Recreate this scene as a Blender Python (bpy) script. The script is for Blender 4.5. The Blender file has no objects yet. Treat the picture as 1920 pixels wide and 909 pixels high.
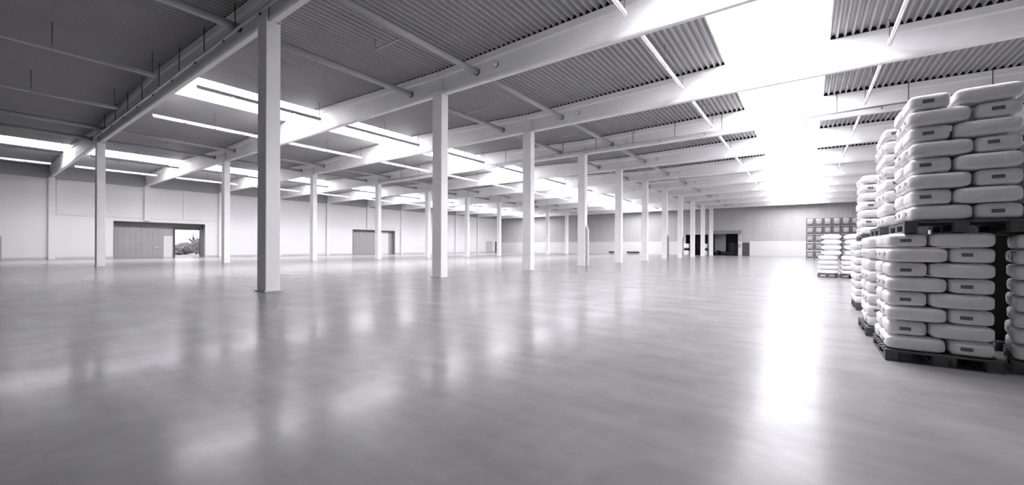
import bpy, bmesh, math, random
from mathutils import Vector, Matrix, noise
random.seed(7)
S = 1.45                       # eye height in metres; plan measurements below are in multiples of it
PI = math.pi
C = bpy.context.scene.collection
SC = bpy.context.scene

# ------------------------------------------------------------------ layout
ROW1, ROW2, WALLX, ROW3 = -9.71 * S, -27.56 * S, -44.26 * S, 8.14 * S
B0, DY = 3.97 * S, 5.228 * S
YFAR = 57.6 * S
YNEAR = -6.5 * S
CW, CD = 0.61, 0.435           # column width (x) and depth (y)
SOFFIT = (4.93 + 1) * S
ROOF0, SLOPE = 6.69 * S, {'left': 0.032, 'middle': 0.032, 'right': 0.0206}
BAYS = [('left', WALLX, ROW2), ('middle', ROW2, ROW1), ('right', ROW1, ROW3)]
SKYH = 1.29 * S                # half width of a roof light
LEFT_EDGE = WALLX - 0.3
def B(k): return B0 + k * DY
def mid(b): return {'left': (ROW2 - 8.925 * S), 'middle': 0.5 * (ROW1 + ROW2), 'right': 0.5 * (ROW1 + ROW3)}[b]
def bay_of(x):
    return 'left' if x < ROW2 else ('middle' if x < ROW1 else 'right')
def roof_z(x):
    b = bay_of(x)
    return ROOF0 + SLOPE[b] * max(0.0, 8.925 * S - abs(x - mid(b)))

# ------------------------------------------------------------------ helpers
def obj(name, bm, m, parent=None, loc=(0, 0, 0), smooth=False):
    me = bpy.data.meshes.new(name)
    if smooth:
        for f in bm.faces: f.smooth = True
    bm.to_mesh(me); bm.free()
    me.materials.append(m)
    o = bpy.data.objects.new(name, me); C.objects.link(o)
    o.location = loc
    if parent is not None: o.parent = parent
    return o
def inst(name, mesh, parent=None, loc=(0, 0, 0), rz=0, scale=None):
    o = bpy.data.objects.new(name, mesh); C.objects.link(o)
    o.location = loc; o.rotation_euler = (0, 0, rz)
    if scale: o.scale = scale
    if parent is not None: o.parent = parent
    return o
def tag(o, label, cat, group=None, kind=None):
    o['label'] = label; o['category'] = cat
    if group: o['group'] = group
    if kind: o['kind'] = kind
    return o
def struct(o, label=None, cat=None):
    o['kind'] = 'structure'
    if label: o['label'] = label
    if cat: o['category'] = cat
    return o
def empty(name, loc=(0, 0, 0), rz=0):
    o = bpy.data.objects.new(name, None); C.objects.link(o)
    o.location = loc; o.rotation_euler = (0, 0, rz); o.empty_display_size = 0.1
    return o
def dup(root, loc, rz=None):
    r = root.copy(); C.objects.link(r); r.location = loc
    if rz is not None: r.rotation_euler = (0, 0, rz)
    for ch in list(root.children):
        c = ch.copy(); C.objects.link(c); c.parent = r
        for g in ch.children:
            d = g.copy(); C.objects.link(d); d.parent = c
    return r
def box(bm, x0, y0, z0, x1, y1, z1):
    v = [bm.verts.new(p) for p in ((x0,y0,z0),(x1,y0,z0),(x1,y1,z0),(x0,y1,z0),(x0,y0,z1),(x1,y0,z1),(x1,y1,z1),(x0,y1,z1))]
    for f in ((3,2,1,0),(4,5,6,7),(0,1,5,4),(1,2,6,5),(2,3,7,6),(3,0,4,7)):
        bm.faces.new([v[i] for i in f])
    return bm
def bevel(bm, w, seg=2):
    bmesh.ops.bevel(bm, geom=bm.edges[:], offset=w, segments=seg, profile=0.5, affect='EDGES')
    return bm
def tube(bm, a, b, r, n=12, caps=True):
    a, b = Vector(a), Vector(b); d = (b - a).normalized()
    u = d.orthogonal().normalized(); w = d.cross(u)
    ra = [bm.verts.new(a + r * (math.cos(2*PI*i/n) * u + math.sin(2*PI*i/n) * w)) for i in range(n)]
    rb = [bm.verts.new(b + r * (math.cos(2*PI*i/n) * u + math.sin(2*PI*i/n) * w)) for i in range(n)]
    for i in range(n):
        f = bm.faces.new((ra[i], ra[(i+1) % n], rb[(i+1) % n], rb[i])); f.smooth = True
    if caps:
        bm.faces.new(ra[::-1]); bm.faces.new(rb)
    return bm
def lathe(bm, prof, n=20, o=(0, 0, 0)):
    rings = []
    for r, z in prof:
        rings.append([bm.verts.new((o[0] + r*math.cos(2*PI*i/n), o[1] + r*math.sin(2*PI*i/n), o[2] + z)) for i in range(n)])
    for a, b in zip(rings, rings[1:]):
        for i in range(n):
            f = bm.faces.new((a[i], a[(i+1) % n], b[(i+1) % n], b[i])); f.smooth = True
    bm.faces.new(rings[0][::-1]); bm.faces.new(rings[-1])
    return bm
def extrude_x(bm, secs):
    """secs: list of (x, [(y, z), ...]) closed cross sections of equal length"""
    rings = [[bm.verts.new((x, y, z)) for y, z in s] for x, s in secs]
    n = len(rings[0])
    for a, b in zip(rings, rings[1:]):
        for i in range(n):
            bm.faces.new((a[i], b[i], b[(i+1) % n], a[(i+1) % n]))
    bm.faces.new(rings[0]); bm.faces.new(rings[-1][::-1])
    bmesh.ops.recalc_face_normals(bm, faces=bm.faces[:])
    return bm
NEW = bmesh.new
ORD = ['first', 'second', 'third', 'fourth', 'fifth', 'sixth', 'seventh', 'eighth', 'ninth', 'tenth', 'eleventh', 'twelfth']

# ------------------------------------------------------------------ materials
def mat(name, v, rough=0.6, spec=0.5, noise_amt=0.0, noise_scale=2.0, bump=0.0, bump_scale=30.0, metal=0.0):
    m = bpy.data.materials.new(name); m.use_nodes = True
    nt = m.node_tree; p = nt.nodes['Principled BSDF']
    col = (v, v, v, 1) if not isinstance(v, tuple) else (*v, 1)
    p.inputs['Base Color'].default_value = col
    p.inputs['Roughness'].default_value = rough
    p.inputs['Specular IOR Level'].default_value = spec
    p.inputs['Metallic'].default_value = metal
    tc = nt.nodes.new('ShaderNodeTexCoord')
    if noise_amt:
        n = nt.nodes.new('ShaderNodeTexNoise'); n.inputs['Scale'].default_value = noise_scale; n.inputs['Detail'].default_value = 6
        r = nt.nodes.new('ShaderNodeValToRGB')
        a, b = [c * (1 - noise_amt) for c in col[:3]], [min(1, c * (1 + noise_amt)) for c in col[:3]]
        r.color_ramp.elements[0].position = 0.3; r.color_ramp.elements[1].position = 0.7
        r.color_ramp.elements[0].color = (*a, 1); r.color_ramp.elements[1].color = (*b, 1)
        nt.links.new(tc.outputs['Object'], n.inputs['Vector']); nt.links.new(n.outputs['Fac'], r.inputs['Fac'])
        nt.links.new(r.outputs['Color'], p.inputs['Base Color'])
    if bump:
        n2 = nt.nodes.new('ShaderNodeTexNoise'); n2.inputs['Scale'].default_value = bump_scale; n2.inputs['Detail'].default_value = 4
        bp = nt.nodes.new('ShaderNodeBump'); bp.inputs['Strength'].default_value = bump; bp.inputs['Distance'].default_value = 0.02
        nt.links.new(tc.outputs['Object'], n2.inputs['Vector']); nt.links.new(n2.outputs['Fac'], bp.inputs['Height'])
        nt.links.new(bp.outputs['Normal'], p.inputs['Normal'])
    return m
TINT = (1.0, 0.968, 1.035)
def emit(name, s):
    m = bpy.data.materials.new(name); m.use_nodes = True
    nt = m.node_tree; nt.nodes.clear()
    e = nt.nodes.new('ShaderNodeEmission'); e.inputs['Color'].default_value = (*TINT, 1); e.inputs['Strength'].default_value = s
    out = nt.nodes.new('ShaderNodeOutputMaterial'); nt.links.new(e.outputs[0], out.inputs['Surface'])
    return m
SKY_E = 24.0
M = dict(
    concrete=mat('painted_concrete', 0.86, 0.6, 0.4, 0.05, 1.5, 0.05, 25),
    beam=mat('beam_paint', 0.88, 0.6, 0.4, 0.04, 0.8, 0.03, 20),
    deck=mat('galvanised_deck', 0.40, 0.45, 0.5, 0.04, 0.7),
    filler=mat('flute_black', 0.012, 0.9, 0.2),
    white=mat('white_paint', 0.60, 0.55, 0.4, 0.02, 0.4),
    frontbounce=mat('front_wall_bounce', 0.85, 0.6, 0.3),
    cladding=mat('cladding_paint', 0.43, 0.5, 0.4, 0.03, 0.5),
    fascia=mat('fascia_grey', 0.32, 0.6, 0.4, 0.05, 0.6),
    greydoor=mat('door_grey', 0.28, 0.5, 0.5, 0.05, 1.5),
    jamb=mat('jamb_grey', 0.22, 0.6, 0.4, 0.04, 1.0),
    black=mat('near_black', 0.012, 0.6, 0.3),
    darkgrey=mat('dark_grey', 0.06, 0.5, 0.5, 0.1, 3.0),
    pipe=mat('pipe_grey', 0.42, 0.4, 0.5, 0.04, 2.0),
    fitting_shade=mat('dark_fitting_and_shade', 0.06, 0.6, 0.4),
    steel=mat('zinc_steel', 0.45, 0.35, 0.5, 0.04, 3.0, metal=0.0),
    rod=mat('hanger_steel', 0.10, 0.5, 0.4),
    batten=mat('batten_white', 0.50, 0.4, 0.5),
    tube=mat('lamp_tube_glass', 0.85, 0.2, 0.6),
    skyframe=mat('rooflight_frame', 0.75, 0.4, 0.4),
    bag=mat('bag_film', 0.88, 0.38, 0.5, 0.03, 6.0, 0.35, 14.0),
    paper=mat('paper_white', 0.82, 0.6, 0.3),
    wood=mat('pallet_wood', 0.12, 0.8, 0.2, 0.25, 5.0, 0.15, 40),
    crate=mat('crate_steel', 0.09, 0.5, 0.5, 0.1, 4.0),
    load=mat('crate_load', 0.40, 0.7, 0.3, 0.25, 4.0, 0.3, 6.0),
    leaf=mat('shrub_leaf', 0.20, 0.8, 0.2, 0.5, 3.0),
    yard=mat('yard_paving', 0.35, 0.8, 0.2, 0.1, 1.0),
    pane=emit('rooflight_pane', SKY_E),
)
# printed label: dark block with broken lighter lines
def label_mat():
    m = bpy.data.materials.new('label_print'); m.use_nodes = True
    nt = m.node_tree; p = nt.nodes['Principled BSDF']; p.inputs['Roughness'].default_value = 0.5
    tc = nt.nodes.new('ShaderNodeTexCoord')
    mp = nt.nodes.new('ShaderNodeMapping'); mp.inputs['Scale'].default_value = (1, 140, 60)
    n = nt.nodes.new('ShaderNodeTexNoise'); n.inputs['Scale'].default_value = 1.0; n.inputs['Detail'].default_value = 2
    r = nt.nodes.new('ShaderNodeValToRGB')
    r.color_ramp.elements[0].position = 0.50; r.color_ramp.elements[0].color = (0.13, 0.13, 0.13, 1)
    r.color_ramp.elements[1].position = 0.62; r.color_ramp.elements[1].color = (0.275, 0.275, 0.275, 1)
    nt.links.new(tc.outputs['Object'], mp.inputs['Vector']); nt.links.new(mp.outputs['Vector'], n.inputs['Vector'])
    nt.links.new(n.outputs['Fac'], r.inputs['Fac']); nt.links.new(r.outputs['Color'], p.inputs['Base Color'])
    return m
M['label'] = label_mat()
# polished concrete floor
def floor_mat():
    m = bpy.data.materials.new('polished_concrete'); m.use_nodes = True
    nt = m.node_tree; L = nt.links; p = nt.nodes['Principled BSDF']
    p.inputs['Specular IOR Level'].default_value = 0.045
    p.inputs['Coat Weight'].default_value = 0.13; p.inputs['Coat IOR'].default_value = 1.1; p.inputs['Coat Roughness'].default_value = 0.09
    tc = nt.nodes.new('ShaderNodeTexCoord')
    def nz(scale, detail, rough=0.5, map_scale=None, rot=0):
        n = nt.nodes.new('ShaderNodeTexNoise'); n.inputs['Scale'].default_value = scale; n.inputs['Detail'].default_value = detail
        n.inputs['Roughness'].default_value = rough
        if map_scale:
            mp = nt.nodes.new('ShaderNodeMapping'); mp.inputs['Scale'].default_value = map_scale; mp.inputs['Rotation'].default_value = (0, 0, rot)
            L.new(tc.outputs['Object'], mp.inputs['Vector']); L.new(mp.outputs['Vector'], n.inputs['Vector'])
        else: L.new(tc.outputs['Object'], n.inputs['Vector'])
        return n
    a = nz(0.9, 9, 0.62)
    b = nz(1.0, 7, 0.6, (0.35, 2.6, 1), 0.63)
    mx = nt.nodes.new('ShaderNodeMix'); mx.data_type = 'FLOAT'; mx.inputs['Factor'].default_value = 0.35
    c = nz(4.5, 8, 0.7)
    m0 = nt.nodes.new('ShaderNodeMix'); m0.data_type = 'FLOAT'; m0.inputs['Factor'].default_value = 0.30
    L.new(a.outputs['Fac'], m0.inputs[2]); L.new(c.outputs['Fac'], m0.inputs[3])
    L.new(m0.outputs[0], mx.inputs[2]); L.new(b.outputs['Fac'], mx.inputs[3])
    r = nt.nodes.new('ShaderNodeValToRGB')
    r.color_ramp.interpolation = 'EASE'; r.color_ramp.elements[0].position = 0.2; r.color_ramp.elements[0].color = (0.13, 0.13, 0.13, 1)
    r.color_ramp.elements[1].position = 0.8; r.color_ramp.elements[1].color = (0.275, 0.275, 0.275, 1)
    L.new(mx.outputs[0], r.inputs['Fac']); L.new(r.outputs['Color'], p.inputs['Base Color'])
    rr = nt.nodes.new('ShaderNodeMapRange'); rr.inputs['From Min'].default_value = 0.2; rr.inputs['From Max'].default_value = 0.8
    rr.inputs['To Min'].default_value = 0.30; rr.inputs['To Max'].default_value = 0.17
    L.new(mx.outputs[0], rr.inputs['Value']); L.new(rr.outputs['Result'], p.inputs['Roughness'])
    w = nz(0.55, 3, 0.5); f = nz(1.0, 5, 0.6, (1.2, 9, 1), 0.63)
    bp = nt.nodes.new('ShaderNodeBump'); bp.inputs['Strength'].default_value = 0.10; bp.inputs['Distance'].default_value = 0.02
    L.new(w.outputs['Fac'], bp.inputs['Height'])
    b2 = nt.nodes.new('ShaderNodeBump'); b2.inputs['Strength'].default_value = 0.02; b2.inputs['Distance'].default_value = 0.01
    L.new(f.outputs['Fac'], b2.inputs['Height']); L.new(bp.outputs['Normal'], b2.inputs['Normal'])
    L.new(b2.outputs['Normal'], p.inputs['Normal'])
    return m
M['floor'] = floor_mat()

# ------------------------------------------------------------------ setting: floor, walls
XR = 8.35 * S
DOOR_A = (7.37 * S, 13.37 * S, 2.95 * S)     # wide doorway in the left wall: y0, y1, height
DOOR_B = (28.2 * S, 34.4 * S, 3.05 * S)
WT = 10.6
bm = NEW(); box(bm, WALLX - 2.0, YNEAR - 0.3, -0.3, XR + 0.3, YFAR + 3.2, 0)
struct(obj('floor', bm, M['floor']), 'polished grey concrete floor of the empty hall', 'floor')
# left wall in pieces around the doorways (one mesh)
bm = NEW()
T = 0.35
def wl(y0, y1, z0, z1): box(bm, WALLX - T, y0, z0, WALLX, y1, z1)
wl(YNEAR, DOOR_A[0], 0, WT); wl(DOOR_A[0], DOOR_A[1], DOOR_A[2], WT); wl(DOOR_A[1], DOOR_B[0], 0, WT)
wl(DOOR_B[0], DOOR_B[1], DOOR_B[2], WT); wl(DOOR_B[1], YFAR, 0, WT)
struct(obj('wall_left', bm, M['white']), 'long white wall at the left with wide doorways', 'wall')
bm = NEW(); box(bm, XR, YNEAR, 0, XR + 0.3, YFAR, WT); struct(obj('wall_right', bm, M['white']), 'white side wall behind the bag stacks', 'wall')
bm = NEW(); box(bm, WALLX - T, YNEAR - 0.3, 0, -24.0, YNEAR, WT); wf = struct(obj('wall_front', bm, M['darkgrey']), 'wall closing the near end of the hall', 'wall')  # unseen near wall, left part made dark to cut bounce light
bm = NEW(); box(bm, -24.0, YNEAR - 0.3, 0, XR + 0.3, YNEAR, WT); obj('bounce_panel', bm, M['frontbounce'], wf)  # pale part of the unseen wall, added to bounce light forward
# far wall: ribbed cladding above a smooth plinth, holes for the dark openings
HOLES = [(-13.0 * S, -10.25 * S, 2.69 * S), (-9.72 * S, -6.85 * S, 3.10 * S), (-6.39 * S, -5.62 * S, 1.60 * S)]
bm = NEW()
xs = WALLX - T
PL = 1.78 * S
rib = 0.3
def far_piece(x0, x1, z0, z1):
    n = max(1, round((x1 - x0) / rib)); w = (x1 - x0) / n
    for i in range(n):
        a = x0 + i * w
        pts = [(a, 0.0), (a + w * 0.62, 0.0), (a + w * 0.72, 0.04), (a + w * 0.9, 0.04), (a + w, 0.0)]
        for (xa, ya), (xb, yb) in zip(pts, pts[1:]):
            bm.faces.new([bm.verts.new(p) for p in ((xa, YFAR + ya, z0), (xb, YFAR + yb, z0), (xb, YFAR + yb, z1), (xa, YFAR + ya, z1))])
for x0, x1, h in HOLES:
    if xs < x0: far_piece(xs, x0, 0, WT)
    far_piece(x0, x1, h, WT); xs = x1
far_piece(xs, XR + 0.3, 0, WT)
box(bm, WALLX - T, YFAR + 3.0, 0, XR + 0.3, YFAR + 3.2, WT)
struct(obj('wall_back', bm, M['cladding']), 'far wall of grey ribbed cladding with dark openings', 'wall')
bm = NEW(); xs = WALLX
for x0, x1, h in HOLES:
    box(bm, xs, YFAR - 0.08, 0, x0 - 0.02, YFAR - 0.003, PL)
    xs = x1 + 0.02
box(bm, xs, YFAR - 0.08, 0, XR, YFAR - 0.003, PL)
struct(obj('baseboard_back', bm, M['white']), 'smooth white plinth along the foot of the far wall', 'plinth')
# dark rooms behind the far openings
for i, (x0, x1, h) in enumerate(HOLES):
    r = struct(empty('door_%d' % (i + 4), ((x0 + x1) / 2, YFAR, 0)), ('black far doorway partly hidden by the columns', 'wide dark doorway with a shutter box in the far wall', 'small dark grey door in the far wall')[i], 'door')
    w = (x1 - x0) / 2
    bm = NEW()
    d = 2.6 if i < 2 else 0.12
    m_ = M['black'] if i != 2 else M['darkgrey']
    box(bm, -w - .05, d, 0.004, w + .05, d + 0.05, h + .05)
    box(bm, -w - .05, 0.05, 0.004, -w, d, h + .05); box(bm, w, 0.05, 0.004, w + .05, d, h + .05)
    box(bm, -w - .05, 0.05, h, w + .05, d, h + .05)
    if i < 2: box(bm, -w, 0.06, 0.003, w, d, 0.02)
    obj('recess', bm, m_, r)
    bm = NEW()
    for s in (-1, 1): box(bm, s * (w + .04) - .05, -0.11, 0.003, s * (w + .04) + .05, 0.0, h + .06)
    box(bm, -w - .09, -0.11, h, w + .09, 0.0, h + .1)
    obj('door_frame', bm, M['cladding'], r)
    if i == 1:
        bm = NEW(); box(bm, -w - .1, -0.30, h - 0.55, w + 0.55, -0.11, h + 0.08); bevel(bm, .03)
        obj('shutter_box', bm, M['jamb'], r)
        bm = NEW(); box(bm, -w + .05, 1.6, 0.03, -0.15, 1.7, h - .3); box(bm, 0.5, 1.9, 0.03, 1.2, 2.0, 2.2)
        obj('inner_door_leaf', bm, M['fascia'], r)
    if i == 2:
        bm = NEW(); box(bm, -w + .03, 0.02, 0.02, w - .03, 0.07, h - .02); obj('door_leaf', bm, M['darkgrey'], r)
        bm = NEW(); tube(bm, (-w + .14, -0.02, 1.05), (-w + .28, -0.02, 1.05), .015); obj('handle', bm, M['steel'], r)
# fascia along the head of the left wall
bm = NEW(); box(bm, WALLX + .003, YNEAR, 5.86 * S, WALLX + 0.16, YFAR - .1, 6.68 * S)
struct(obj('trim_1', bm, M['fascia']), 'dark grey fascia along the top of the doorway wall', 'fascia')
bm = NEW(); box(bm, WALLX, YFAR - 0.16, 6.40 * S, XR, YFAR - .09, 6.66 * S)
struct(obj('trim_2', bm, M['fascia']), 'dark strip along the top of the far wall', 'fascia')
# raised sliding door casings on the left wall above the doorways
bm = NEW()
for y0, y1, z0, z1 in ((4.32, 14.2, 3.25, 5.80), (25.0, 35.6, 3.30, 5.80)):
    yy = [y0, (B(1) / S - .1), 11.75, y1] if y0 < 10 else [y0, B(4) / S + .05, B(5) / S - .05, y1]
    for a, b in zip(yy, yy[1:]):
        box(bm, WALLX + .003, a * S + .045, z0 * S, WALLX + .06, b * S - .045, z1 * S)
struct(obj('trim_3', bm, M['white']), 'raised white panels on the left wall above the doorways', 'wall panel')
bm = NEW(); box(bm, WALLX + .003, YNEAR, 0, WALLX + .03, DOOR_A[0] - .1, .22); box(bm, WALLX + .003, DOOR_A[1] + .1, 0, WALLX + .03, DOOR_B[0] - .1, .22); box(bm, WALLX + .003, DOOR_B[1] + .1, 0, WALLX + .03, YFAR - .1, .22)
struct(obj('baseboard_left', bm, M['cladding']), 'low grey skirting along the doorway wall', 'skirting')

# wide doorways in the left wall
def ribbed(bm, y0, y1, z0, z1, x, pitch=0.55, depth=.04):
    n = max(1, round((y1 - y0) / pitch)); w = (y1 - y0) / n
    for i in range(n):
        box(bm, x - depth, y0 + i * w + .03, z0, x, y0 + (i + 1) * w - .03, z1)
    box(bm, x - depth - .03, y0, z0, x - depth * .6, y1, z1)
def wide_door(n, d, depth, leaf, white_leaf, hole):
    y0, y1, h = d
    r = struct(empty('door_%d' % n, (WALLX, (y0 + y1) / 2, 0)), 'wide doorway with grey ribbed leaf, ' + ('opening onto the bright yard' if hole else 'closed, behind a column'), 'door')
    yc = (y0 + y1) / 2; a, b = y0 - yc, y1 - yc
    bm = NEW()
    box(bm, -depth, a - .06, .003, -T + .01, a, h); box(bm, -depth, b, .003, -T + .01, b + .06, h)
    box(bm, -depth, a - .06, h, -T + .01, b + .06, h + .06)
    obj('recess_lining', bm, M['jamb'], r)
    bm = NEW()
    for s, e in ((a, -1), (b, 1)): box(bm, -T - .02, s - .012, .003, .05, s + .012, h)
    box(bm, -T - .02, a, h - .03, .05, b, h + .02)
    obj('door_frame', bm, M['jamb'], r)
    k = 1 + depth / abs(WALLX)
    bm = NEW(); ribbed(bm, a, leaf * k - yc, .01, h - .08, -depth + .10); obj('door_leaf', bm, M['greydoor'], r)
    bm = NEW(); box(bm, -depth + .02, leaf * k - yc + .02, .01, -depth + .08, white_leaf[1] * k - yc, white_leaf[2]); obj('door_leaf', bm, M['white'], r)
    bm = NEW()
    box(bm, -depth - .1, a - .06, h - .08, -depth, b + .06, h + .06)
    if hole:
        hy0, hy1, hz = hole[0] * k - yc, hole[1] * k - yc, hole[2]
        box(bm, -depth - .1, a, .003, -depth, hy0, h - .08); box(bm, -depth - .1, hy1, .003, -depth, b, h - .08)
        box(bm, -depth - .1, hy0, hz, -depth, hy1, h - .08)
    else:
        box(bm, -depth - .1, a, .003, -depth, b, h - .08)
    obj('back_panel', bm, M['fascia'], r)
    if hole:
        bm = NEW()
        box(bm, -depth - .12, hy0 - .14, .003, -depth + .2, hy0, hz + .2); box(bm, -depth - .12, hy1, .003, -depth + .06, hy1 + .06, hz + .2)
        box(bm, -depth - .12, hy0, hz, -depth + .2, hy1, hz + .24)
        obj('gate_frame', bm, M['darkgrey'], r)
        bm = NEW(); tube(bm, (-depth + .16, leaf * k - yc - 1.0, 1.25), (-depth + .16, leaf * k - yc - .5, 1.25), .05); obj('handle', bm, M['white'], r)
wide_door(1, DOOR_A, 1.2, 10.42 * S, (0, 11.05 * S, 1.85 * S), (11.2 * S, 12.98 * S, 2.42 * S))
wide_door(2, DOOR_B, 0.8, 31.35 * S, (0, 33.35 * S, 2.9 * S), None)
# narrow doors in the left wall
def slim_door(n, y0, y1, h, m_):
    r = struct(empty('door_%d' % n, (WALLX, (y0 + y1) / 2, 0)), {3: 'narrow grey door in the left wall at the picture edge', 7: 'pale narrow door near the far end of the left wall', 8: 'narrow black door in the far corner of the left wall'}[n], 'door'); w = (y1 - y0) / 2
    bm = NEW(); box(bm, .004, -w, .004, .05, w, h); obj('door_leaf', bm, m_, r)
    bm = NEW()
    box(bm, .004, -w - .08, .004, .08, -w - .003, h + .08); box(bm, .004, w + .003, .004, .08, w + .08, h + .08); box(bm, .004, -w, h + .003, .08, w, h + .08)
    obj('door_frame', bm, M['cladding'], r)
    bm = NEW(); tube(bm, (.07, w - .25, 1.05), (.07, w - .1, 1.05), .015); obj('handle', bm, M['steel'], r)
slim_door(3, 1.0 * S, 1.83 * S, 1.55 * S, M['greydoor'])
slim_door(7, 53.4 * S, 54.9 * S, 1.9 * S, M['cladding'])
slim_door(8, 55.9 * S, 56.9 * S, 1.9 * S, M['black'])
# yard outside the doorway
bm = NEW(); box(bm, WALLX - 80, -30, -0.35, WALLX - 2.0, 90, -0.05); struct(obj('ground', bm, M['yard']), 'pale paved yard outside the open doorway', 'ground')
def shrub(x, y, r, h, label):
    bm = NEW(); bmesh.ops.create_icosphere(bm, subdivisions=3, radius=1)
    for v in bm.verts:
        n = noise.noise(v.co * 2.3 + Vector((x, y, 0))); q = 1 + .45 * n
        v.co = Vector((v.co.x * r * q, v.co.y * r * q, (v.co.z * q + .85) * h / 2))
    z = min(v.co.z for v in bm.verts)
    o = tag(obj('shrub', bm, M['leaf'], None, (x, y, -.05 - z)), label, 'shrub', 'shrubs in the yard outside')
    return o
def through(yh, dist):     # a point outside on the sight line through wall position yh
    k = dist / abs(WALLX); return (WALLX * k, yh * S * k)
for yh, dist, r, h, lab in ((11.5, 84, 1.2, 1.6, 'low dark shrub in the yard, leftmost in the open doorway'),
                            (12.05, 88, 1.5, 1.9, 'wide dark shrub in the yard, in the middle of the open doorway'),
                            (12.9, 78, 0.8, 2.3, 'tall dark shrub in the yard beside the right post of the open doorway')):
    x, y = through(yh, dist); shrub(x, y, r, h, lab)
x, y = through(12.62, 112)
t = tag(empty('tree', (x, y, -.05)), 'bare pale tree in the yard, right half of the open doorway', 'tree')
bm = NEW(); tube(bm, (0, 0, 0), (0, 0, 2.5), .16); obj('trunk', bm, M['darkgrey'], t)
bm = NEW()
rng = random.Random(3)
for i in range(46):
    a = rng.uniform(0, 2*PI); e = rng.uniform(.5, 1.4); L_ = rng.uniform(1.4, 3.0); z0 = rng.uniform(1.3, 2.5)
    tube(bm, (0, 0, z0), (L_*math.cos(a)*math.cos(e), L_*math.sin(a)*math.cos(e), z0 + L_*math.sin(e)), .035, 5)
obj('branches', bm, M['darkgrey'], t)

# pilasters on the left wall carrying the beams
for k in range(11):
    bm = NEW(); box(bm, WALLX + .065, B(k) - .03, (DOOR_A[2] + .15) if k == 1 else ((DOOR_B[2] + .15) if k == 5 else 0), WALLX + .26, B(k) + .46, SOFFIT - .004)
    struct(obj('trim_%d' % (k + 4), bm, M['white']), 'white pilaster on the doorway wall under the %s beam' % ORD[k], 'pilaster')

# ------------------------------------------------------------------ roof deck
def deck_profile(x0, x1, sgn=1):
    """trapezoidal sheet profile from x0 to x1 along x: list of (x, z)"""
    P = .2495; n = max(1, round((x1 - x0) / P)); p = (x1 - x0) / n
    pts = []
    for i in range(n):
        a = x0 + i * p
        for fx, fz in ((0, 0), (.20, 0), (.40, .15), (.80, .15)):
            pts.append((a + fx * p, fz))
    pts.append((x1, 0))
    return [(x, roof_z(min(max(x, x0 + .01), x1 - .01)) + .006 + z) for x, z in pts]
bm = NEW()
def deck_strip(x0, x1, y0, y1):
    pr = deck_profile(x0, x1)
    va = [bm.verts.new((x, y0, z)) for x, z in pr]; vb = [bm.verts.new((x, y1, z)) for x, z in pr]
    for i in range(len(pr) - 1): bm.faces.new((va[i], vb[i], vb[i+1], va[i+1]))
SKY_END = B(10) + CD / 2
for b, xa, xb in BAYS:
    xa_ = LEFT_EDGE if b == 'left' else xa
    xb_ = XR + .3 if b == 'right' else xb
    m_ = mid(b)
    deck_strip(xa_, m_ - SKYH, YNEAR - .2, YFAR + .1); deck_strip(m_ + SKYH, xb_, YNEAR - .2, YFAR + .1)
    start = (1.2 * S if b == 'left' else B(0)) + CD / 2
    deck_strip(m_ - SKYH, m_ + SKYH, YNEAR - .2, start)
    deck_strip(m_ - SKYH, m_ + SKYH, SKY_END, YFAR + .1)
ceiling = struct(obj('ceiling', bm, M['deck']), 'grey ribbed metal roof deck over the whole hall', 'ceiling')
# black pieces closing the flutes over every beam
bm = NEW()
for b, xa, xb in BAYS:
    m_ = mid(b)
    for x0, x1, ks in ((max(xa, WALLX), m_ - SKYH, range(11)), (m_ - SKYH, m_ + SKYH, (10,) if b == 'left' else (0, 10)), (m_ + SKYH, xb, range(11))):
        lo = LEFT_EDGE if (b == 'left' and x0 < m_) else x0
        hi = XR + .3 if (b == 'right' and x1 > m_) else x1
        n = max(1, round((hi - lo) / .2495)); p = (hi - lo) / n
        for i in range(n):
            a = lo + i * p
            if a < x0 - .01: continue
            z = roof_z(a + .6 * p) + .006
            for k in ks:
                ya, yb = B(k) + .06, B(k) + .37
                q = [(a + .22 * p, z + .002), (a + .41 * p, z + .143), (a + .79 * p, z + .143), (a + .98 * p, z + .002)]
                v0 = [bm.verts.new((x, ya, zz)) for x, zz in q]; v1 = [bm.verts.new((x, yb, zz)) for x, zz in q]
                bm.faces.new(v0); bm.faces.new(v1[::-1])
                bm.faces.new((v0[0], v1[0], v1[3], v0[3]))
obj('flute_filler', bm, M['filler'], ceiling)

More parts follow.
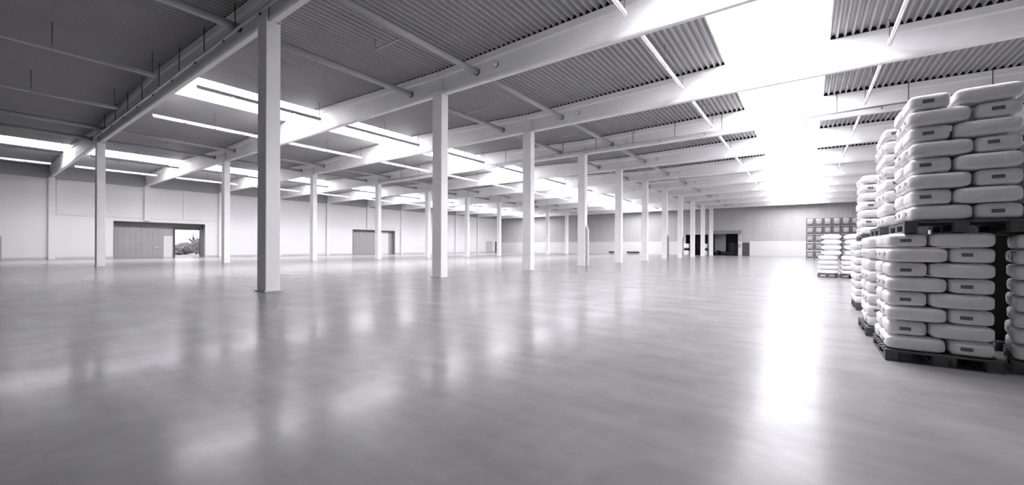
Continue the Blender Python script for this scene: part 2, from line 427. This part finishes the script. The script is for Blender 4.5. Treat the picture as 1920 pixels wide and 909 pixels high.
# ------------------------------------------------------------------ roof lights
AISLE = {'left': 'the aisle along the doorway wall', 'middle': 'the middle aisle', 'right': 'the aisle beside the bag stacks'}
nwin = 0
for b, xa, xb in BAYS:
    m_ = mid(b)
    for k in ([-1] if b == 'left' else []) + list(range(10)):
        nwin += 1
        y0, y1 = (B(k) if k >= 0 else 1.2 * S) + CD / 2 + .001, B(k + 1) + CD / 2 - .001
        r = struct(empty('window_%d' % nwin, (m_, y0, roof_z(m_ + SKYH))),
                   'bright skylight over %s, %s' % (AISLE[b], 'before the first beam' if k < 0 else 'between %s and %s beams' % (ORD[k], ORD[k + 1])), 'skylight')
        L_ = y1 - y0; seg = 10
        arc = [(SKYH * math.sin(t_), .32 + .62 * math.cos(t_)) for t_ in [(-PI/2 + PI * i / seg) for i in range(seg + 1)]]
        bm = NEW()
        va = [bm.verts.new((x, 0, z)) for x, z in arc]; vb = [bm.verts.new((x, L_, z)) for x, z in arc]
        for i in range(seg): bm.faces.new((va[i], va[i+1], vb[i+1], vb[i]))
        obj('pane', bm, M['pane'], r)
        bm = NEW()
        for s in (-1, 1):
            xq = s * SKYH
            box(bm, min(xq, xq + s * .05), 0, 0.003, max(xq, xq + s * .05), L_, .34)
        obj('curb', bm, M['skyframe'], r)
        bm = NEW()
        for j in range(0, 8):
            yj = L_ * j / 7
            prev = None
            for (xx, zz) in arc[::2]:
                if prev: 
                    ya = min(max(yj, .03), L_ - .03)
                    tube(bm, (prev[0] * .985, ya, prev[1] - .03), (xx * .985, ya, zz - .03), .018, 5)
                prev = (xx, zz)
        obj('glazing_bars', bm, M['skyframe'], r)

# ------------------------------------------------------------------ columns
def col_bm():
    bm = NEW(); box(bm, -CW/2, 0, 0, CW/2, CD, SOFFIT - .003)
    bevel(bm, .015, 1)
    return bm
bm = col_bm()
col0 = empty('column', (0, 0, 0))
obj('shaft', bm, M['concrete'], col0)
bm = NEW(); box(bm, -CW/2 + .001, .002, SOFFIT - .002, CW/2 - .001, .042, 6.42 * S); box(bm, -CW/2 + .001, CD - .042, SOFFIT - .002, CW/2 - .001, CD - .002, 6.42 * S)
obj('fork_head', bm, M['concrete'], col0)
bm = NEW(); box(bm, -CW/2 - .05, -.05, 0, CW/2 + .05, -.002, .03); box(bm, -CW/2 - .05, CD + .002, 0, CW/2 + .05, CD + .05, .03)
box(bm, CW/2 + .002, -.002, 0, CW/2 + .05, CD + .002, .03); box(bm, -CW/2 - .05, -.002, 0, -CW/2 - .002, CD + .002, .03)
obj('base_collar', bm, M['white'], col0)
ROWN = {1: 'in the row nearest the bag stacks', 2: 'in the row nearest the doorway wall'}
cols = []
for row, X in ((1, ROW1), (2, ROW2)):
    for k in range(11):
        c = col0 if (row, k) == (1, 0) else dup(col0, (0, 0, 0))
        c.location = (X, B(k), 0)
        tag(c, 'square white concrete column, %s from the near end %s' % (ORD[k], ROWN[row]), 'column', 'columns of the hall', 'thing')
        cols.append((row, k, c))
for row, k, c in cols:
    if row == 1 and k in (3, 6, 7):
        bm = NEW(); h = {3: 3.1, 6: 3.0, 7: 2.9}[k]; w = {3: .14, 6: .16, 7: .08}[k]
        x0 = CW/2 + .055
        v = [(x0, .12, .0), (x0 + w, .12, 0), (x0 + w, .12, h - .35), (x0, .12, h)]
        a = [bm.verts.new(p) for p in v]; b_ = [bm.verts.new((p[0], .36, p[2])) for p in v]
        bm.faces.new(a); bm.faces.new(b_[::-1])
        for i in range(4): bm.faces.new((a[i], b_[i], b_[(i+1) % 4], a[(i+1) % 4]))
        bmesh.ops.recalc_face_normals(bm, faces=bm.faces[:])
        box(bm, CW/2 + .003, .2, .6, x0 + .005, .26, .7); box(bm, CW/2 + .003, .2, 2.2, x0 + .005, .26, 2.3)
        obj('guard_panel', bm, M['white'] if k == 3 else M['fascia'], c)

# ------------------------------------------------------------------ beams
yc = CD / 2
def beam_sec(top):
    s, t_ = SOFFIT, top
    return [(yc - .09, s), (yc + .09, s), (yc + .13, s + .05), (yc + .13, s + .16), (yc + .11, s + .22), (yc + .11, t_ - .34), (yc + .17, t_ - .26), (yc + .17, t_),
            (yc - .17, t_), (yc - .17, t_ - .26), (yc - .11, t_ - .34), (yc - .11, s + .22), (yc - .13, s + .16), (yc - .13, s + .05)]
beam_mesh = {}
for b, xa, xb in BAYS:
    m_ = mid(b)
    x0 = xa + (.02 if b == 'left' else .012); x1 = xb - .012
    bm = NEW()
    extrude_x(bm, [(x, beam_sec(roof_z(x) - .002)) for x in (x0, x0 + (m_ - x0) * .5, m_, m_ + (x1 - m_) * .5, x1)])
    proto = obj('roof_beam', bm, M['beam'])
    for k in range(11):
        o = proto if k == 0 else inst('roof_beam', proto.data)
        o.location = (0, B(k), 0)
        tag(o, 'pale roof beam above %s, %s from the near end' % (AISLE[b], ORD[k]), 'beam', 'roof beams', 'thing')

# ------------------------------------------------------------------ drain pipes between the beams
def gap_phrase(k):
    return 'before the first beam' if k < 0 else 'between %s and %s beams' % (ORD[k], ORD[k + 1])
RP = .13
def make_drain(branch):
    L0, L1 = CD / 2 + .115, DY + CD / 2 - .115
    r = empty('drain_pipe')
    bm = NEW(); tube(bm, (0, L0, 0), (0, L1, 0), RP, 16); obj('pipe', bm, M['pipe'], r)
    for y in (L0 + .002, L1 - .052):
        bm = NEW(); tube(bm, (0, y, 0), (0, y + .05, 0), RP + .02, 16); obj('shade_ring', bm, M['fitting_shade'], r)  # dark ring at each pipe end stands for the shade there
    if branch:
        bm = NEW(); y = 2.5 * S + yc; s = branch
        tube(bm, (s * (RP - .01), y, 0), (s * 1.95, y, 0), .04, 8); tube(bm, (s * 1.92, y, 0), (s * 1.92, y, .42), .04, 8)
        obj('branch_pipe', bm, M['steel'], r)
    return r
LINES = [('right of the bag-side columns', ROW1 + 1.66 * S, 5.27, -1), ('left of the bag-side columns', ROW1 - 1.34 * S, 5.25, 1),
         ('right of the doorway-side columns', ROW2 + 1.5 * S, 5.36, -1), ('left of the doorway-side columns', ROW2 - 1.5 * S, 5.36, 0)]
protos = {s: None for s in (-1, 0, 1)}
for li, (where, X, Z, br) in enumerate(LINES):
    for k in range(0 if li == 0 else -1, 10):
        s = br if k >= 0 and ((li == 0 and k % 2 == 0) or (li == 1 and k % 2 == 1) or (li == 2 and k % 3 == 0)) else 0
        if protos[s] is None: protos[s] = d = make_drain(s)
        else: d = dup(protos[s], (0, 0, 0))
        d.location = (X, B(k), (Z + 1) * S)
        tag(d, 'grey roof pipe just %s, %s' % (where, gap_phrase(k)), 'pipe', 'drain pipes under the roof')

# ------------------------------------------------------------------ hanging light battens
def make_batten(b):
    r = empty('light_batten')
    y0, y1 = .66 * S, 4.86 * S
    bm = NEW(); box(bm, -.055, y0, 0, .055, y1, .14); bevel(bm, .012, 1); obj('housing', bm, M['batten'], r)
    bm = NEW(); n = 4; l = (y1 - y0) / n
    for i in range(n): tube(bm, (0, y0 + i*l + .04, -.022), (0, y0 + (i+1)*l - .04, -.022), .019, 8)
    obj('lamp_tube', bm, M['tube'], r)
    for y in (y0 + .1, (y0 + y1) / 2, y1 - .1):
        bm = NEW(); tube(bm, (0, y, .142), (0, y, roof_z(mid(b) + 2.5 * S) - 8.95 + .004), .014, 6); obj('hanger', bm, M['rod'], r)
    return r
bats = {}
SKYN = {'left': 'doorway-side', 'middle': 'middle', 'right': 'bag-side'}
for b, xa, xb in BAYS:
    for side, s in (('left', -1), ('right', 1)):
        for k in range(-1 if b != 'right' else (0 if s < 0 else 1), 10):
            X = mid(b) + s * 2.5 * S
            if b not in bats: bats[b] = d = make_batten(b)
            else: d = dup(bats[b], (0, 0, 0))
            d.location = (X, B(k), 8.95)
            tag(d, 'white light batten %s of the %s skylight strip, %s' % (side, SKYN[b], gap_phrase(k)), 'light', 'hanging light battens')

# ------------------------------------------------------------------ small lamps on the beam faces
lamp = None
for k in range(1, 11):
    if lamp is None:
        r = lamp = empty('beam_lamp')
        bm = NEW(); lathe(bm, [(.11, 0), (.11, .05)]); bmesh.ops.rotate(bm, verts=bm.verts[:], cent=(0, 0, 0), matrix=Matrix.Rotation(PI/2, 3, 'X')); obj('mounting_ring', bm, M['fitting_shade'], r)
        bm = NEW(); lathe(bm, [(.10, .052), (.098, .10), (.075, .15), (.03, .175), (.005, .18)]); bmesh.ops.rotate(bm, verts=bm.verts[:], cent=(0, 0, 0), matrix=Matrix.Rotation(PI/2, 3, 'X')); obj('dome', bm, M['paper'], r)
    else: r = dup(lamp, (0, 0, 0))
    r.location = (-7.31 * S, B(k) + yc - .113, (5.31 + 1) * S)
    tag(r, 'small round white lamp on the face of the %s beam, bag-side aisle' % ORD[k], 'lamp', 'round lamps on the beams')

# ------------------------------------------------------------------ sprinkler pipes along two beams
def sprinkler(k, x0, x1, first_rod, step, label):
    r = empty('sprinkler_pipe', (0, B(k) - .13, (5.10 + 1) * S))
    bm = NEW(); tube(bm, (x0, 0, 0), (x1, 0, 0), .05, 12); obj('pipe', bm, M['steel'], r)
    x = first_rod; i = 0
    while x < x1:
        if x > x0:
            zt = roof_z(x) - r.location.z
            bm = NEW(); tube(bm, (x, 0, .052), (x, 0, zt), .02, 6); obj('hanger_rod', bm, M['rod'], r)
            xh = x - 1.0
            bm = NEW(); lathe(bm, [(.02, -.13), (.045, -.12), (.045, -.105), (.02, -.09), (.025, -.052)], 10, (xh, 0, 0)); obj('sprinkler_head', bm, M['fitting_shade'], r)
        x += step
    tag(r, label, 'pipe')
sprinkler(0, ROW2 + .45, ROW3 - .4, -25.06 * S, 2.02 * S, 'long sprinkler pipe hung by rods along the face of the nearest beam')
sprinkler(3, ROW2 + .45, ROW3 - .4, -24.45 * S, 1.953 * S, 'long sprinkler pipe hung by rods along the face of the fourth beam')

# ------------------------------------------------------------------ pallets and bags
def make_pallet(w=1.0, d=1.2, h=.144):
    """front (w) along x, depth along y, origin front-left corner on the floor"""
    r = empty('pallet')
    bw = .12
    n = 7
    for i in range(n):
        y = i * (d - .1) / (n - 1)
        bm = NEW(); box(bm, 0, y, h - .022, w, y + .1, h); obj('top_board', bm, M['wood'], r)
    for ix in range(3):
        x = ix * (w - .12) / 2
        bm = NEW(); box(bm, x, 0, h - .046, x + .12, d, h - .024); obj('stringer_board', bm, M['wood'], r)
        bm = NEW(); box(bm, x, 0, 0, x + .12, d, .02); obj('bottom_board', bm, M['wood'], r)
        for iy in range(3):
            y = iy * (d - .14) / 2
            bm = NEW(); box(bm, x, y, .022, x + .12, y + .14, h - .048); obj('block', bm, M['wood'], r)
    return r
N1, N2 = 7.5, 4.8        # outline roundness of a filled bag in plan and in section
def bag_mesh(L_, W_, H_, seed, amp=.05, N1=7.5, N2=4.8):
    bm = NEW(); bmesh.ops.create_cube(bm, size=2)
    bmesh.ops.subdivide_edges(bm, edges=bm.edges[:], cuts=11, use_grid_fill=True)
    a, b, c = L_/2, W_/2, H_/2
    rng = random.Random(seed); off = Vector((rng.uniform(0, 50), rng.uniform(0, 50), rng.uniform(0, 50)))
    for v in bm.verts:
        p = v.co.copy()
        # spread the samples towards the edges
        p = Vector([math.sin(q * PI / 2) * .5 + q * .5 for q in p])
        F = (abs(p.x)**N1 + abs(p.y)**N1)**(N2 / N1) + abs(p.z)**N2
        t_ = F ** (-1 / N2)
        q = p * t_
        w = noise.noise(q * 1.7 + off) * .6 + noise.noise(Vector((q.x * 2, q.y * 5, q.z * 3)) + off) * .4
        k = 1 - amp * max(0, w + .25)
        v.co = Vector((q.x * a * (1 - .25 * (1 - k)), q.y * b * (1 - .4 * (1 - k)), q.z * c * k))
    for f in bm.faces: f.smooth = True
    me = bpy.data.meshes.new('bag'); bm.to_mesh(me); bm.free(); me.materials.append(M['bag'])
    return me
def label_mesh(L_, W_, H_, y0, y1, z0, z1):
    a, b, c = L_/2, W_/2, H_/2
    bm = NEW(); ny, nz_ = 6, 3; g = []
    for j in range(nz_ + 1):
        row = []
        for i in range(ny + 1):
            y = y0 + (y1 - y0) * i / ny; z = z0 + (z1 - z0) * j / nz_
            q = (1 - abs(z / c)**N2)**(N1 / N2) - abs(y / b)**N1
            row.append(bm.verts.new((-a * max(q, 0)**(1 / N1) - .0035, y, z)))
        g.append(row)
    for j in range(nz_):
        for i in range(ny): bm.faces.new((g[j][i+1], g[j][i], g[j+1][i], g[j+1][i+1]))
    me = bpy.data.meshes.new('printed_label'); bm.to_mesh(me); bm.free(); me.materials.append(M['label'])
    return me
SH, LG, DEPTH = .388, .562, 1.152
BL, BW, BH = LG - .012, SH - .012, .19
BAGS = [bag_mesh(BL, BW, BH, s) for s in range(7)]
LABELS = [label_mesh(BL, BW, BH, .0, .105, -.022, .022), label_mesh(BL, BW, BH, .005, .1, -.012, .03), label_mesh(BL, BW, BH, -.035, .07, -.024, .018)]
rb = random.Random(11)
LAYER = ['bottom layer', 'second layer up', 'third layer up', 'fourth layer up', 'fifth layer up', 'sixth layer up', 'seventh layer up', 'eighth layer up', 'ninth layer up']
SKIP = set()
def stack(x0, y0, z0, nl, hl, where, group, rz=0, cols='LR', labels=True, keep=None):
    piv = Matrix.Translation((x0, y0, z0)) @ Matrix.Rotation(rz, 4, 'Z')
    for i in range(nl):
        A = (i % 2 == 1)
        items = []
        if A:   # short ends at the left
            items += [('left front', SH/2, .288, PI/2), ('left back', SH/2, .864, -PI/2)]
            items += [('right front', SH + LG/2, .192, PI), ('right middle', SH + LG/2, .576, PI), ('right back', SH + LG/2, .96, PI)]
        else:
            items += [('left front', LG/2, .192, 0), ('left middle', LG/2, .576, 0), ('left back', LG/2, .96, 0)]
            items += [('right front', LG + SH/2, .288, PI/2), ('right back', LG + SH/2, .864, -PI/2)]
        lay = LAYER[i] if i < nl - 1 else 'top layer'
        for pos, px, py, a in items:
            if (where, lay, pos) in SKIP: continue
            jx, jy = rb.uniform(-.003, .003), rb.uniform(-.003, .003)
            if pos.startswith('left'): jx -= rb.uniform(0, .02)
            if pos.endswith('front'): jy -= rb.uniform(0, .01)
            p = piv @ Vector((px + jx, py + jy, (i + .5) * hl))
            v = rb.randrange(len(BAGS)); li = rb.randrange(len(LABELS))
            ja = rb.uniform(-.003, .003)
            if keep and not keep(i, pos): continue
            o = inst('bag', BAGS[v], None, p, rz + a + ja, (1, 1, (hl - .002) / BH))
            tag(o, 'white plastic bag, %s, %s, %s' % (lay, pos, where), 'bag', group)
            if labels: inst('printed_label', LABELS[li], o)
pal0 = None
def pallet(x, y, z, label, rz=0):
    global pal0
    if pal0 is None: pal0 = p = make_pallet()
    else: p = dup(pal0, (0, 0, 0))
    p.location = (x, y, z); p.rotation_euler = (0, 0, rz)
    return tag(p, label, 'pallet', 'wooden pallets')
PH = .146
front = lambda i, pos: pos.startswith('left') or pos == 'right front'
left_only = lambda i, pos: pos.startswith('left')
# nearest stack, two loads high
X1_, Y1_ = .577 * S, 4.88 * S
pallet(X1_, Y1_, 0, 'dark wooden pallet on the floor under the nearest stack of white bags')
stack(X1_ + .02, Y1_ + .02, PH, 8, .187, 'lower load of the nearest stack', 'bags on the nearest pallets')
ZU = PH + 8 * .187 + .003
pallet(.70 * S, Y1_ + .01, ZU, 'dark wooden pallet between the lower and upper loads of the nearest stack', 0)
stack(.735 * S, Y1_ + .03, ZU + PH, 8, .199, 'upper load of the nearest stack', 'bags on the nearest pallets', 0)
# second stack
X2_, Y2_ = .555 * S, 6.09 * S
pallet(X2_, Y2_, 0, 'dark wooden pallet on the floor under the second stack of white bags')
stack(X2_ + .03, Y2_ + .02, PH, 8, .187, 'lower load of the second stack', 'bags on the second stack', keep=front)
pallet(.67 * S, Y2_ + .01, ZU, 'dark wooden pallet between the two loads of the second stack')
stack(.715 * S, Y2_ + .02, ZU + PH, 8, .199, 'upper load of the second stack', 'bags on the second stack', keep=front)
# third stack
X3_, Y3_ = .655 * S, 8.5 * S
pallet(X3_, Y3_, 0, 'dark wooden pallet on the floor under the third stack of white bags')
stack(X3_ - .02, Y3_ + .02, PH, 8, .182, 'lower load of the third stack', 'bags on the third stack', keep=front)
ZU3 = PH + 8 * .182 + .003
pallet(.72 * S, Y3_ + .01, ZU3, 'dark wooden pallet between the two loads of the third stack')
stack(.715 * S, Y3_ + .02, ZU3 + PH, 7, .197, 'upper load of the third stack', 'bags on the third stack', keep=front)
# stack cut by the right edge
X4_, Y4_ = 1.365 * S, 4.97 * S
RZ4 = -0.2
pallet(X4_ - .04, Y4_, 0, 'dark wooden pallet under the bag stack cut off by the right picture edge', RZ4)
stack(X4_ - .02, Y4_ + .02, PH, 8, .185, 'stack cut off at the right edge', 'bags on the stack at the right edge', RZ4, keep=left_only)
pallet(2.045, Y4_ + .05, PH + 8 * .185 + .003, 'dark wooden pallet high up at the right picture edge, on the cut off stack')
stack(2.08, Y4_ + .09, PH * 2 + 8 * .185 + .003, 5, .195, 'upper load at the right edge', 'bags on the stack at the right edge', keep=left_only)
pallet(1.40 * S, 5.96 * S, 0, 'dark pallet under the added black block in the gap between the bag stacks')
bm = NEW(); box(bm, -.47, -.55, 0, .47, .55, 2.9); bevel(bm, .07, 3)  # near-black block added so the gap between the stacks stays dark
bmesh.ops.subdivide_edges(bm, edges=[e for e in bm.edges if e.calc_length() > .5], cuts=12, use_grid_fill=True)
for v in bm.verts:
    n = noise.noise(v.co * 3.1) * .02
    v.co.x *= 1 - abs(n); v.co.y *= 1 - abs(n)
tag(obj('load_or_filler', bm, M['black'], None, (1.40 * S + .5, 5.96 * S + .6, PH), smooth=True), 'tall black block added to darken the gap between the two right-hand bag stacks', 'wrapped load')
# loose paper tag on a bag of the upper load
for o in [o for o in C.objects if o.get('label') == 'white plastic bag, sixth layer up, left front, upper load of the nearest stack']:
    bm = NEW()
    box(bm, -BL/2 - .012, -.185, -.01, -BL/2 + .02, -.105, .055)
    t = obj('paper_tag', bm, M['paper'], o)

# low stacks farther down the hall
FL, FW, FH = .78, .395, .24
FAR = [bag_mesh(FL, FW, FH, 50 + s, .04, 5.0, 2.3) for s in range(4)]
def far_stack(x0, y0, nl, hl, z0, where, dx=0):
    for i in range(nl):
        for j, pos in enumerate(('front', 'middle', 'back')):
            p = (x0 + dx + FL/2 + rb.uniform(-.012, .012), y0 + FW/2 + .003 + j * .4, z0 + (i + .5) * hl)
            lay = LAYER[i] if i < nl - 1 else 'top layer'
            o = inst('bag', FAR[rb.randrange(4)], None, p, rb.uniform(-.01, .01), (1, 1, (hl - .002) / FH))
            tag(o, 'plump white bag, %s, %s, %s' % (lay, pos, where), 'bag', 'bags on the low far stacks')
def far_pallet(x, y, label, z=0):
    p = dup(pal0, (x, y, z)); p.scale = (.82, 1, 1)
    tag(p, label, 'pallet', 'wooden pallets')
XF, YF_ = .335 * S, 17.35 * S
far_pallet(XF, YF_, 'dark pallet under the left of the two low far stacks')
far_stack(XF + .02, YF_, 4, .232, PH, 'lower load of the left far stack')
ZF = PH + 4 * .232 + .003
far_stack(XF + .02, YF_ + .02, 4, .262, ZF, 'upper load of the left far stack', .13)
far_pallet(.95 * S, YF_ - .12, 'dark pallet under the right of the two low far stacks')
far_stack(.95 * S + .02, YF_ - .12, 4, .232, PH, 'lower load of the right far stack')
far_stack(.95 * S + .02, YF_ - .1, 4, .262, ZF, 'upper load of the right far stack', .16)

# ------------------------------------------------------------------ wall of stacked mesh crates
def make_crate():
    r = empty('mesh_crate'); w, d, h = .85, 1.2, 1.02
    bm = NEW()
    for x in (0, w - .07):
        for y in (0, d - .07): box(bm, x, y, 0, x + .07, y + .07, h)
    for z in (.12, h - .06):
        box(bm, .07, 0, z, w - .07, .05, z + .06); box(bm, .07, d - .05, z, w - .07, d, z + .06)
        box(bm, 0, .07, z, .05, d - .07, z + .06); box(bm, w - .05, .07, z, w, d - .07, z + .06)
    obj('frame', bm, M['crate'], r)
    bm = NEW(); box(bm, .05, .05, .12, w - .05, d - .05, .15); obj('base', bm, M['crate'], r)
    bm = NEW()
    for i in range(1, 8):
        x = .05 + (w - .1) * i / 8; tube(bm, (x, .025, .18), (x, .025, h - .06), .006, 4)
        y = .05 + (d - .1) * i / 8; tube(bm, (.025, y, .18), (.025, y, h - .06), .006, 4)
        z = .18 + (h - .24) * i / 8
        tube(bm, (.05, .025, z), (w - .05, .025, z), .006, 4); tube(bm, (.025, .05, z), (.025, d - .05, z), .006, 4)
    obj('wire_panel', bm, M['steel'], r)
    bm = NEW(); bmesh.ops.create_cube(bm, size=2); bmesh.ops.subdivide_edges(bm, edges=bm.edges[:], cuts=6, use_grid_fill=True)
    for v in bm.verts:
        p = v.co; F = (abs(p.x)**5 + abs(p.y)**5 + abs(p.z)**5)**(-1/5)
        q = p * F; n = 1 + .06 * noise.noise(q * 2)
        v.co = Vector((w/2 + q.x * (w/2 - .075) * n, d/2 + q.y * (d/2 - .075) * n, .58 + q.z * .39 * n))
    obj('load', bm, M['load'], r, smooth=True)
    return r
ct = None
for i in range(6):
    for j in range(5):
        if ct is None: ct = c = make_crate()
        else: c = dup(ct, (0, 0, 0))
        c.location = (.02 + i * .872, 43.4 * S, j * 1.023)
        tag(c, 'grey wire mesh crate, %s column from the left, %s row from the floor' % (ORD[i], ORD[j]), 'crate', 'stacked mesh crates at the far end')

# ------------------------------------------------------------------ small things at the far wall
def wrapped(x, w, y, where):
    def load(z, label):
        bm = NEW(); box(bm, 0, 0, .005, w, .9, .85); bevel(bm, .06, 3)
        for v in bm.verts: v.co *= 1 + .01 * noise.noise(v.co * 5)
        o = obj('load_or_filler', bm, M['paper'], None, (x, y, z), smooth=True)
        tag(o, label + ', ' + where, 'wrapped load', 'white loads at the far dark doorway')
    load(.006, 'white wrapped load on the floor')
    load(1.31, 'white wrapped load raised on a black skid')
    r = tag(empty('skid', (x, y, .87)), 'black skid between two white wrapped loads, ' + where, 'skid', 'skids at the far dark doorway')
    for yy in (.05, .4, .75):
        bm = NEW(); box(bm, .04, yy, 0, w - .04, yy + .1, .37); obj('runner', bm, M['black'], r)
    bm = NEW(); box(bm, .02, .02, .372, w - .02, .88, .43); obj('deck', bm, M['black'], r)
wrapped(-13.05 * S, .85, 56.6 * S, 'left side of the far dark doorway')
wrapped(-10.78 * S, .75, 56.6 * S, 'right side of the far dark doorway')
def bench(x0, x1, label):
    r = tag(empty('bench', (x0, YFAR - .75, 0)), label, 'bench', 'low dark benches at the far wall'); w = x1 - x0
    bm = NEW(); box(bm, 0, 0, .27, w, .4, .55); bevel(bm, .02, 1); obj('seat', bm, M['black'], r)
    for x in (.1, w - .16):
        bm = NEW(); box(bm, x, .05, 0, x + .06, .35, .268); obj('leg', bm, M['white'], r)
bench(-20.95 * S, -19.2 * S, 'long low dark bench against the far wall')
bench(-23.7 * S, -22.95 * S, 'short low dark bench against the far wall')
# dark machine in the far right doorway
r = tag(empty('pallet_truck', (-9.5 * S, YFAR + .5, .021)), 'low black pallet truck standing in the far doorway', 'pallet truck')
bm = NEW(); box(bm, .5, 0, .06, 3.7, .9, .70); bevel(bm, .04, 2); obj('body', bm, M['black'], r)
bm = NEW(); tube(bm, (.46, 0, .46), (.46, .9, .46), .46, 20); obj('wheel', bm, M['black'], r)
bm = NEW(); box(bm, 2.2, .3, .702, 3.7, .85, 2.1); bevel(bm, .08, 2); obj('mast', bm, M['black'], r)
bm = NEW(); box(bm, 0, 0, 0, .3, .12, .55); bevel(bm, .02, 1)
tag(obj('wall_cabinet', bm, M['fascia'], None, (-6.82 * S, YFAR - .215, 1.5)), 'small grey cabinet on the far wall between the doorways', 'cabinet')

# ------------------------------------------------------------------ light, camera, colour
w = bpy.data.worlds.new('World'); SC.world = w; w.use_nodes = True
bg = w.node_tree.nodes['Background']; bg.inputs['Color'].default_value = (*TINT, 1); bg.inputs['Strength'].default_value = 2.2
cam = bpy.data.cameras.new('camera'); co = bpy.data.objects.new('camera', cam); C.objects.link(co)
cam.sensor_width = 36; cam.lens = 758.6 / 1920 * 36; cam.shift_y = 8.15 / 1920
cam.clip_end = 400; cam.clip_start = .05
co.matrix_world = Matrix.Translation((0, 0, S)) @ Matrix.Rotation(.628, 4, 'Z') @ Matrix.Rotation(PI/2, 4, 'X') @ Matrix.Rotation(.0032, 4, 'Z')
SC.camera = co
SC.view_settings.view_transform = 'Standard'; SC.view_settings.look = 'None'
SC.view_settings.exposure = 0; SC.view_settings.gamma = 1; SC.view_settings.use_curve_mapping = False
SC.cycles.max_bounces = 10; SC.cycles.diffuse_bounces = 7; SC.cycles.glossy_bounces = 4
SC.cycles.caustics_reflective = False; SC.cycles.caustics_refractive = False
SC.cycles.use_denoising = True
